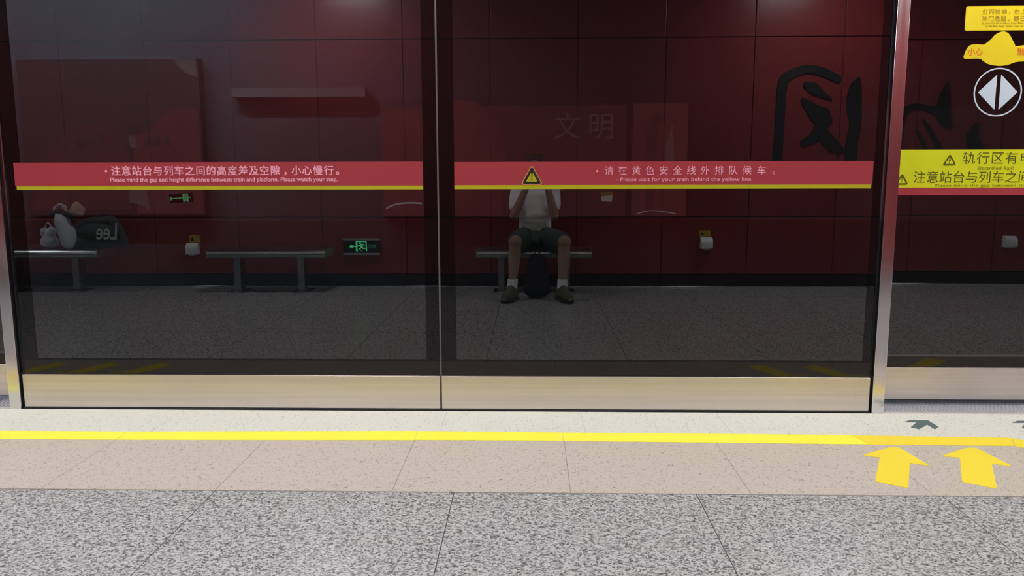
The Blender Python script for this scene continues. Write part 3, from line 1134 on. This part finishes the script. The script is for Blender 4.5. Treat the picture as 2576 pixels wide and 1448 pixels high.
def hairf(bm):
    hc = (PX - 0.008, -0.232, 1.150)
    ell(bm, (hc[0], hc[1] - 0.022, hc[2] + 0.036), (0.085, 0.098, 0.098))
    ell(bm, (hc[0], hc[1] - 0.055, hc[2] - 0.02), (0.074, 0.062, 0.080))
    for k in range(9):
        a = -0.07 + k * 0.0175
        cap(bm, (hc[0] + a, hc[1] + 0.03, hc[2] + 0.105), (hc[0] + a * 0.95 + 0.008, hc[1] + 0.066, hc[2] + 0.068 + 0.006 * (k % 3)), 0.016, 0.010, 8)


blob('hair', hairf, 0.006, 'hair', person, it=2)
hc = (PX - 0.008, -0.232, 1.150)
for s in (-1, 1):
    e = MB().ball((hc[0] + s * 0.031, hc[1] + 0.073, hc[2] + 0.004), (0.0125, 0.010, 0.0085), 'eyew')
    e.ball((hc[0] + s * 0.031, hc[1] + 0.0805, hc[2] + 0.003), (0.0055, 0.0035, 0.0055), 'pupil', 10)
    e.build('eye', person)
    b = MB().tube([(hc[0] + s * 0.014, hc[1] + 0.089, hc[2] + 0.028), (hc[0] + s * 0.032, hc[1] + 0.086, hc[2] + 0.033), (hc[0] + s * 0.050, hc[1] + 0.072, hc[2] + 0.026)], [0.003, 0.004, 0.002], 'hair', 8)
    b.build('eyebrow', person)
MB().tube([(hc[0] - 0.024, hc[1] + 0.078, hc[2] - 0.060), (hc[0], hc[1] + 0.087, hc[2] - 0.058), (hc[0] + 0.024, hc[1] + 0.078, hc[2] - 0.060)], [0.003, 0.0065, 0.003], 'lip', 8).build('mouth', person)

for s in (-1, 1):
    def sockf(bm, s=s):
        top = V3(knee[s], ank[s], 0.76)
        cap(bm, top, ank[s], 0.0455, 0.0435)
        cap(bm, (ank[s][0], ank[s][1] - 0.02, 0.075), V3(ank[s], toe[s], 0.12), 0.043, 0.036)
        for q in (0.80, 0.86, 0.92):
            c = V3(knee[s], ank[s], q)
            ell(bm, c, (0.0475, 0.0475, 0.008))
    blob('sock', sockf, 0.005, 'sock', person, it=2, cut=[(V3(knee[s], ank[s], 0.775), (0, 0, 1))])

    def shoef(bm, s=s):
        a, b = Vector(ank[s]), Vector(toe[s])
        d = Vector((b.x - a.x, b.y - a.y, 0)).normalized()
        h = Vector((a.x, a.y, 0)) - d * 0.040
        cap(bm, (h.x, h.y, 0.056), (h.x + d.x * 0.09, h.y + d.y * 0.09, 0.060), 0.047, 0.047)
        cap(bm, (h.x, h.y, 0.088), (h.x + d.x * 0.085, h.y + d.y * 0.085, 0.088), 0.047, 0.043)
        cap(bm, (h.x + d.x * 0.075, h.y + d.y * 0.075, 0.105), (h.x + d.x * 0.15, h.y + d.y * 0.15, 0.070), 0.034, 0.036)
        cap(bm, (h.x + d.x * 0.09, h.y + d.y * 0.09, 0.062), (h.x + d.x * 0.215, h.y + d.y * 0.215, 0.048), 0.047, 0.037)
        ell(bm, (h.x + d.x * 0.185, h.y + d.y * 0.185, 0.048), (0.050, 0.055, 0.036))
    shoe = blob('shoe', shoef, 0.006, 'shoe', person, it=3, cut=[((0, 0, 0.016), (0, 0, -1))])
    a, b = Vector(ank[s]), Vector(toe[s])
    d = Vector((b.x - a.x, b.y - a.y)).normalized()
    nrm = Vector((-d.y, d.x))
    h = Vector((a.x, a.y)) - d * 0.040
    out = []
    for u, wd in ((-0.046, 0.022), (-0.03, 0.042), (0.05, 0.046), (0.13, 0.048), (0.19, 0.052), (0.235, 0.036), (0.252, 0.014)):
        out.append((h + d * u, wd))
    pl = [tuple(p + nrm * w_) for p, w_ in out] + [tuple(p - nrm * w_) for p, w_ in out[::-1]]
    so = MB().prism(pl, 0.0005, 0.022, 'sole', 'z').build('sole')
    so.parent = shoe
    so.matrix_parent_inverse = Matrix.Identity(4)
    lc = MB()
    for q in range(4):
        c = h + d * (0.105 + q * 0.022)
        zz = 0.128 - q * 0.0095
        lc.tube([(c.x + nrm.x * 0.024, c.y + nrm.y * 0.024, zz - 0.014), (c.x, c.y, zz), (c.x - nrm.x * 0.024, c.y - nrm.y * 0.024, zz - 0.014)], 0.0032, 'lace', 6)
    lo = lc.build('laces')
    lo.parent = shoe
    lo.matrix_parent_inverse = Matrix.Identity(4)

# the phone, held sideways; the picture is taken from its lens
ph = thing('smartphone', (0.044, -0.008, 1.05), 'dark phone held sideways in both hands of the seated person', 'phone')
MB().box(-0.036, 0.124, -0.0125, -0.0045, 1.048, 1.122, 'phone', 0.003, 2).build('case', ph)
tag(MB().prism(rrect(-0.030, 0.118, 1.052, 1.118, 0.004), -0.0130, -0.0124, mat('lit phone screen', (0.02, 0.02, 0.02), 0.2, emit=(0.5, 0.45, 0.45), estr=0.5)).build('screen', ph), 'dim lit screen')
lens = MB()
for cxl, czl in ((0.030, 1.100), (0.015, 1.075)):
    lens.prism(circ(cxl, czl, 0.006, 20), -0.0046, -0.0032, 'phone')
lens.build('camera_lens', ph)

# backpack on the floor between the feet
bp = thing('backpack', (0.05, 0.22, 0.0), 'black backpack standing on the floor between the feet of the seated person', 'backpack')


def packf(bm):
    cap(bm, (0.045, 0.21, 0.085), (0.045, 0.19, 0.29), 0.105, 0.095, flat=(1.0, 0.72))
    ell(bm, (0.045, 0.22, 0.075), (0.125, 0.09, 0.075))
    ell(bm, (0.045, 0.265, 0.13), (0.090, 0.035, 0.085))


blob('bag_body', packf, 0.007, 'blackbag', bp, it=4, cut=[((0, 0, 0.002), (0, 0, -1))])
MB().tube(smooth_line([(0.02, 0.19, 0.37), (0.025, 0.19, 0.405), (0.045, 0.19, 0.415), (0.065, 0.19, 0.405), (0.07, 0.19, 0.37)], 4), 0.008, 'blackbag', 8).build('carry_handle', bp)
for s in (-1, 1):
    MB().tube(smooth_line([(0.045 + s * 0.05, 0.125, 0.36), (0.045 + s * 0.07, 0.085, 0.27), (0.045 + s * 0.085, 0.10, 0.14), (0.045 + s * 0.09, 0.14, 0.06)], 4), 0.011, 'blackbag', 8, flat=(1.6, 0.5)).build('shoulder_strap', bp)

# ------------------------------------------------------------------ bags on the far left bench
BZ = 0.400
tote = thing('tote_bag', (-4.19, -0.25, BZ), 'dark grey tote bag with three pale letters on the far left bench', 'bag')


def totef(bm):
    pts = [(-4.36, 0.48), (-4.31, 0.62), (-4.20, 0.655), (-4.09, 0.66), (-3.99, 0.665), (-3.93, 0.58), (-3.89, 0.47)]
    for i in range(len(pts) - 1):
        cap(bm, (pts[i][0], -0.27, pts[i][1]), (pts[i + 1][0], -0.27, pts[i + 1][1]), 0.038, 0.038)
    cap(bm, (-4.35, -0.27, 0.450), (-3.90, -0.27, 0.450), 0.055, 0.045)
    ell(bm, (-4.15, -0.27, 0.54), (0.215, 0.060, 0.110))
    cap(bm, (-4.02, -0.27, 0.56), (-4.0, -0.27, 0.50), 0.06, 0.06)


blob('bag_body', totef, 0.008, 'canvas', tote, it=4, cut=[((0, 0, BZ + 0.0015), (0, 0, -1))])
m_ = MB()
# letters read from the platform side (+y); slightly bold
fit_text(m_, 'Lee', -4.130, -3.930, 0.478, 0.640, -0.2035, 'bagprint', bold=True, face=1, slant=0.10)
lt = m_.build('lettering', tote)
tag(lt, 'pale letters on the side of the tote')
MB().tube(smooth_line([(-4.16, -0.27, 0.68), (-4.10, -0.26, 0.715), (-4.02, -0.26, 0.72), (-3.99, -0.27, 0.68)], 5), 0.008, 'canvas', 8).build('handle', tote)

wb = thing('plastic_bag', (-4.45, -0.18, BZ), 'tall white plastic bag standing on the far left bench', 'bag')


def wbf(bm):
    cap(bm, (-4.340, -0.10, 0.475), (-4.380, -0.10, 0.66), 0.074, 0.080, flat=(1, 0.75))
    cap(bm, (-4.380, -0.10, 0.66), (-4.395, -0.105, 0.71), 0.080, 0.050, flat=(1, 0.75))
    ell(bm, (-4.305, -0.11, 0.53), (0.04, 0.05, 0.09))


blob('bag_body', wbf, 0.008, 'whitebag', wb, it=3, cut=[((0, 0, BZ + 0.0015), (0, 0, -1))])
MB().tube(smooth_line([(-4.435, -0.10, 0.73), (-4.415, -0.09, 0.80), (-4.365, -0.10, 0.815), (-4.345, -0.11, 0.73)], 5), 0.018, 'whitebag', 8, flat=(1.5, 0.6)).build('handle', wb)

sb2 = thing('shopping_bag', (-4.60, -0.19, BZ), 'pale crumpled bag at the left end of the group on the far left bench', 'bag')


def sbf(bm):
    cap(bm, (-4.61, -0.22, 0.46), (-4.56, -0.22, 0.46), 0.060, 0.060)
    cap(bm, (-4.60, -0.22, 0.50), (-4.56, -0.22, 0.56), 0.050, 0.045)
    ell(bm, (-4.63, -0.22, 0.55), (0.03, 0.05, 0.05))


blob('bag_body', sbf, 0.008, 'whitebag', sb2, it=2, cut=[((0, 0, BZ + 0.0015), (0, 0, -1))])
MB().tube(smooth_line([(-4.62, -0.22, 0.58), (-4.60, -0.215, 0.635), (-4.57, -0.215, 0.63), (-4.55, -0.22, 0.58)], 5), 0.007, 'whitebag', 8).build('handle', sb2)


def wrapf(bm):
    cap(bm, (-4.47, -0.095, 0.735), (-4.385, -0.085, 0.755), 0.022, 0.030)
    cap(bm, (-4.385, -0.085, 0.755), (-4.30, -0.10, 0.715), 0.030, 0.022)
    cap(bm, (-4.30, -0.10, 0.715), (-4.28, -0.11, 0.66), 0.022, 0.014)


tag(blob('neck_wrap', wrapf, 0.007, 'blackbag', wb, it=3), 'black cloth tied round the neck of the bag')


def peachf(bm):
    cap(bm, (-4.35, -0.27, 0.742), (-4.33, -0.275, 0.800), 0.050, 0.038)
    cap(bm, (-4.33, -0.275, 0.800), (-4.285, -0.28, 0.765), 0.036, 0.030)
    ell(bm, (-4.31, -0.27, 0.722), (0.05, 0.045, 0.028))


pe = blob('paper_parcel', peachf, 0.008, 'peach', None, it=3)
tag(pe, 'pale peach paper parcel on top of the bags on the far left bench', 'parcel')

# ------------------------------------------------------------------ beyond the glass: posters and signs on the trackside wall
TY = 6.60


def poster(name, x0, x1, z0, z1, base, label):
    t = thing(name, ((x0 + x1) / 2, TY, z0), label, 'advertising panel', 'advertising panels across the track')
    m = MB()
    m.box(x0 - 0.008, x1 + 0.008, TY + 0.004, 6.70, z0 - 0.008, z1 + 0.008, 'tunnel', 0.004)
    m.build('frame', t)
    return t


def em(name, c, s):  # faint glow put into prints, rim and box faces, standing for light
    return mat(name, tuple(min(1, k_ * 0.14) for k_ in c), 0.6, emit=c, estr=s)


E_red = em('glowing deep red print', (1.0, 0.30, 0.31), 0.115)
E_red2 = em('glowing red print', (1.0, 0.28, 0.29), 0.125)
E_red3 = em('glowing dusky red print', (1.0, 0.40, 0.40), 0.065)
E_dark = em('glowing dark print', (1.0, 0.6, 0.6), 0.014)
E_pale = em('glowing pale print', (1.0, 0.62, 0.60), 0.12)
E_white = em('glowing white print', (1.0, 0.92, 0.92), 0.42)
E_grey = em('glowing grey print', (1.0, 0.85, 0.80), 0.11)

pA = poster('advertising_panel', -4.22, -2.73, 0.76, 2.02, E_dark, 'dark advertising panel seen dimly through the left end of the glass')
a = MB()
a.box(-4.22, -2.73, TY, TY + 0.004, 0.76, 2.02, E_dark)
a.prism([(-2.915, 2.015), (-2.735, 2.015), (-2.735, 1.875), (-2.80, 1.90), (-2.87, 1.95)], TY - 0.002, TY - 0.0005, E_grey)
a.prism([(-4.21, 0.80), (-3.35, 0.80), (-3.35, 1.30), (-3.50, 1.55), (-3.85, 1.45), (-4.0, 1.30)], TY - 0.001, TY - 0.0003, E_red3)
a.prism([(-3.30, 0.77), (-2.74, 0.77), (-2.74, 1.62), (-2.98, 1.62), (-3.15, 1.45), (-3.30, 1.40)], TY - 0.001, TY - 0.0003, E_red)
a.prism([(-3.06, 1.52), (-2.98, 1.52), (-2.74, 1.16), (-2.74, 1.05)], TY - 0.003, TY - 0.0015, E_red2)
a.prism([(-3.14 + 0.13 * math.cos(t_ * PI / 12), 1.135 + 0.07 * math.sin(t_ * PI / 12)) for t_ in range(0, 13)], TY - 0.003, TY - 0.0015, E_red3)
a.prism([(-3.75 + 0.16 * math.cos(t_ * PI / 12), 1.13 + 0.09 * math.sin(t_ * PI / 12)) for t_ in range(0, 13)], TY - 0.003, TY - 0.0015, E_dark)
for i in range(6):
    a.box(-3.76 + i * 0.085 + (0.30 if i > 2 else 0), -3.705 + i * 0.085 + (0.30 if i > 2 else 0), TY - 0.003, TY - 0.0015, 1.33, 1.40, E_dark)
a.prism([(-3.335, 1.41), (-3.28, 1.41), (-3.26, 1.305), (-3.32, 1.31)], TY - 0.004, TY - 0.003, E_pale)
a.prism([(-3.35, 1.10), (-3.30, 1.10), (-3.28, 1.00), (-3.22, 1.0), (-3.19, 0.79), (-3.26, 0.84), (-3.36, 0.86)], TY - 0.004, TY - 0.003, E_pale)
a.build('poster', pA)

pB = poster('advertising_panel', -1.23, 1.262, 0.74, 1.70, E_red3, 'red advertising panel with two pale characters seen dimly through the glass')
a = MB()
a.box(-1.23, 1.262, TY, TY + 0.004, 0.74, 1.64, E_red3)
dome = [(-1.23, 0.75), (-0.26, 0.75), (-0.215, 1.20), (-0.235, 1.40), (-0.32, 1.57), (-0.45, 1.66), (-0.632, 1.70), (-0.66, 1.60), (-1.23, 1.585)]
a.prism(dome, TY - 0.002, TY - 0.0005, E_red)
a.prism([(-1.20, 0.78), (-0.42, 0.78), (-0.36, 1.20), (-0.48, 1.50), (-1.18, 1.55)], TY - 0.003, TY - 0.0025, E_red2)
a.prism([(0.815, 0.75), (1.258, 0.75), (1.258, 1.65), (0.815, 1.65)], TY - 0.002, TY - 0.0005, E_red)
a.prism([(0.93, 0.75), (1.0, 0.75), (1.01, 1.45), (1.10, 1.56), (1.0, 1.58), (0.93, 1.48)], TY - 0.003, TY - 0.0022, E_red3)
a.prism([(1.09, 1.0), (1.16, 1.15), (1.14, 1.5), (1.08, 1.30)], TY - 0.003, TY - 0.0022, E_pale)
a.box(0.765, 0.815, TY - 0.003, TY - 0.0005, 0.75, 1.64, E_dark)
bx = smooth_line([(-1.21, 0.815, 0), (-1.13, 0.85, 0), (-1.02, 0.862, 0), (-0.91, 0.858, 0)], 4)
for i in range(len(bx) - 1):
    a.prism([(bx[i].x, bx[i].y), (bx[i + 1].x, bx[i + 1].y), (bx[i + 1].x, bx[i + 1].y - 0.014), (bx[i].x, bx[i].y - 0.014)], TY - 0.004, TY - 0.0032, E_white)
bx = smooth_line([(0.86, 0.765, 0), (0.95, 0.790, 0), (1.05, 0.788, 0), (1.18, 0.768, 0)], 4)
for i in range(len(bx) - 1):
    a.prism([(bx[i].x, bx[i].y), (bx[i + 1].x, bx[i + 1].y), (bx[i + 1].x, bx[i + 1].y - 0.008), (bx[i].x, bx[i].y - 0.008)], TY - 0.004, TY - 0.0032, E_white)
pb_ = a.build('poster', pB)
a = MB()
hanzi(a, '文', 0.285, 1.475, 0.225, TY - 0.0022, E_pale)
hanzi(a, '明', 0.560, 1.475, 0.225, TY - 0.0022, E_pale)
part_of(a, 'lettering', pb_, pB, 'two pale characters')
# pale strip standing for a bar of light, above the panels
tag(MB().box(-2.46, -1.36, TY, 6.70, 1.715, 1.790, mat('pale grey strip', (0.42, 0.40, 0.40), 0.6)).build('painted_light_bar'), 'pale horizontal strip standing for a bar of light beyond the left glass panel', 'light bar strip')

es = thing('tunnel_exit_sign', (-2.89, 6.50, 0.86), 'tiny tilted green exit sign beyond the glass above the left dispenser', 'exit sign')
sgn = MB()
rot = Matrix.Rotation(math.radians(-14), 4, 'Z') @ Matrix.Rotation(math.radians(-4), 4, 'Y')


def rbox(mb, x0, x1, y0, y1, z0, z1, m):
    g = MB()
    g.box(x0, x1, y0, y1, z0, z1, m)
    for v in g.bm.verts:
        v.co = rot @ v.co + Vector((-2.885, 6.48, 0.90))
    me = bpy.data.meshes.new('x')
    g.bm.to_mesh(me)
    mb.add_mesh(me, Matrix.Identity(4), m)
    bpy.data.meshes.remove(me)


rbox(sgn, -0.100, 0.115, 0, 0.02, -0.042, 0.042, 'signblack')
o = sgn.build('sign_box', es)
a = MB()
for q in ((-0.115, 0.115, 0.040, 0.044), (-0.115, 0.115, -0.044, -0.038), (-0.120, -0.098, -0.044, 0.044)):
    rbox(a, q[0], q[1], -0.003, 0.0, q[2], q[3], em('dull frame', (0.9, 0.8, 0.8), 0.06))
a.build('rim', es)
a = MB()
G2 = em('bright green pictogram', (0.2, 1.0, 0.35), 0.75)
rbox(a, -0.075, 0.04, -0.003, 0.0, -0.004, 0.004, G2)
rbox(a, -0.090, -0.072, -0.003, 0.0, -0.013, 0.013, G2)
rbox(a, 0.035, 0.048, -0.003, 0.0, -0.034, 0.034, G2)
rbox(a, 0.072, 0.085, -0.003, 0.0, -0.034, 0.034, G2)
rbox(a, 0.048, 0.072, -0.003, 0.0, 0.024, 0.034, G2)
rbox(a, 0.053, 0.067, -0.003, 0.0, -0.028, 0.016, G2)
rbox(a, 0.085, 0.108, -0.003, 0.0, -0.004, 0.004, G2)
a.build('pictogram', es)
MB().box(-2.93, -2.86, 6.50, 6.5992, 0.885, 0.915, 'tunnel').build('bracket', es)

nt_ = thing('notice_box', (0.613, TY - 0.02, 0.86), 'small pale box with a yellow top beyond the glass right of the seated person', 'notice')
MB().prism([(0.570, 0.868), (0.652, 0.862), (0.660, 0.915), (0.570, 0.905)], TY - 0.03, TY - 0.005, em('pale box face', (1.0, 0.95, 0.82), 0.34)).build('box_face', nt_)
MB().prism([(0.570, 0.9055), (0.660, 0.9155), (0.662, 0.945), (0.572, 0.945)], TY - 0.03, TY - 0.005, em('yellow box top', (1.0, 0.72, 0.25), 0.16)).build('box_top', nt_)

# rails in the track trough
for y in (4.55, 5.98):
    m = MB()
    m.box(XL, XR, y - 0.035, y + 0.035, -1.10, -1.06, 'rail', 0.006)
    m.box(XL, XR, y - 0.010, y + 0.010, -1.22, -1.10, 'rail')
    m.box(XL, XR, y - 0.07, y + 0.07, -1.25, -1.22, 'rail')
    tag(m.build('track_rail'), 'steel running rail in the track trough behind the glass', 'rail', 'running rails')


# ------------------------------------------------------------------ lights of the place, and a lamp added over the track
def ceiling_light(xc, yc, lx, ly, m, label, group):
    t = thing('ceiling_light', (xc, yc, CZ), label, 'ceiling light', group)
    MB().box(xc - lx / 2 - 0.02, xc + lx / 2 + 0.02, yc - ly / 2 - 0.02, yc + ly / 2 + 0.02, CZ - 0.05, CZ, 'lampw', 0.004).build('housing', t)
    MB().box(xc - lx / 2, xc + lx / 2, yc - ly / 2, yc + ly / 2, CZ - 0.056, CZ - 0.0505, m).build('diffuser', t)


for i, x in enumerate((-9, -6, -3, 0, 3, 6, 9)):
    t = thing('header_light', (x, 3.49, 2.42), 'long light strip in the row under the header of the screen doors', 'light strip', 'long light strips along the doors')
    MB().box(x - 1.35, x + 1.35, 3.43, 3.56, 2.425, 2.485, 'lampw', 0.004).build('housing', t)
    MB().box(x - 1.32, x + 1.32, 3.44, 3.55, 2.418, 2.4245, 'doorlight').build('diffuser', t)
    MB().box(x - 1.35, x + 1.35, 3.424, 3.430, 2.398, 2.485, 'lampw').build('added_light_lip', t)  # added lip that keeps the strip light off the back wall
for i, x in enumerate((-6.3, -1.85, 2.6, 7.05)):
    ceiling_light(x, 0.45, 0.5, 0.5, 'halllight', 'square ceiling light over the wall side of the platform', 'square lights over the platform')

t = thing('added_lamp', (-3.4, 5.6, 3.3), 'added unseen lamp above the track beyond the left glass panel', 'lamp')  # lamp added to wash the far wall and veil the glass grey-blue
MB().box(-4.8, -2.0, 5.54, 5.66, 3.30, 3.40, 'lampw', 0.004).build('housing', t)
MB().box(-4.75, -2.05, 5.56, 5.64, 3.285, 3.2995, 'addedlight').build('tube', t)
for i, x in enumerate((-4.6, -2.2)):
    MB().box(x - 0.015, x + 0.015, 5.585, 5.615, 3.40, 4.30, 'lampw').build('hanger', t)
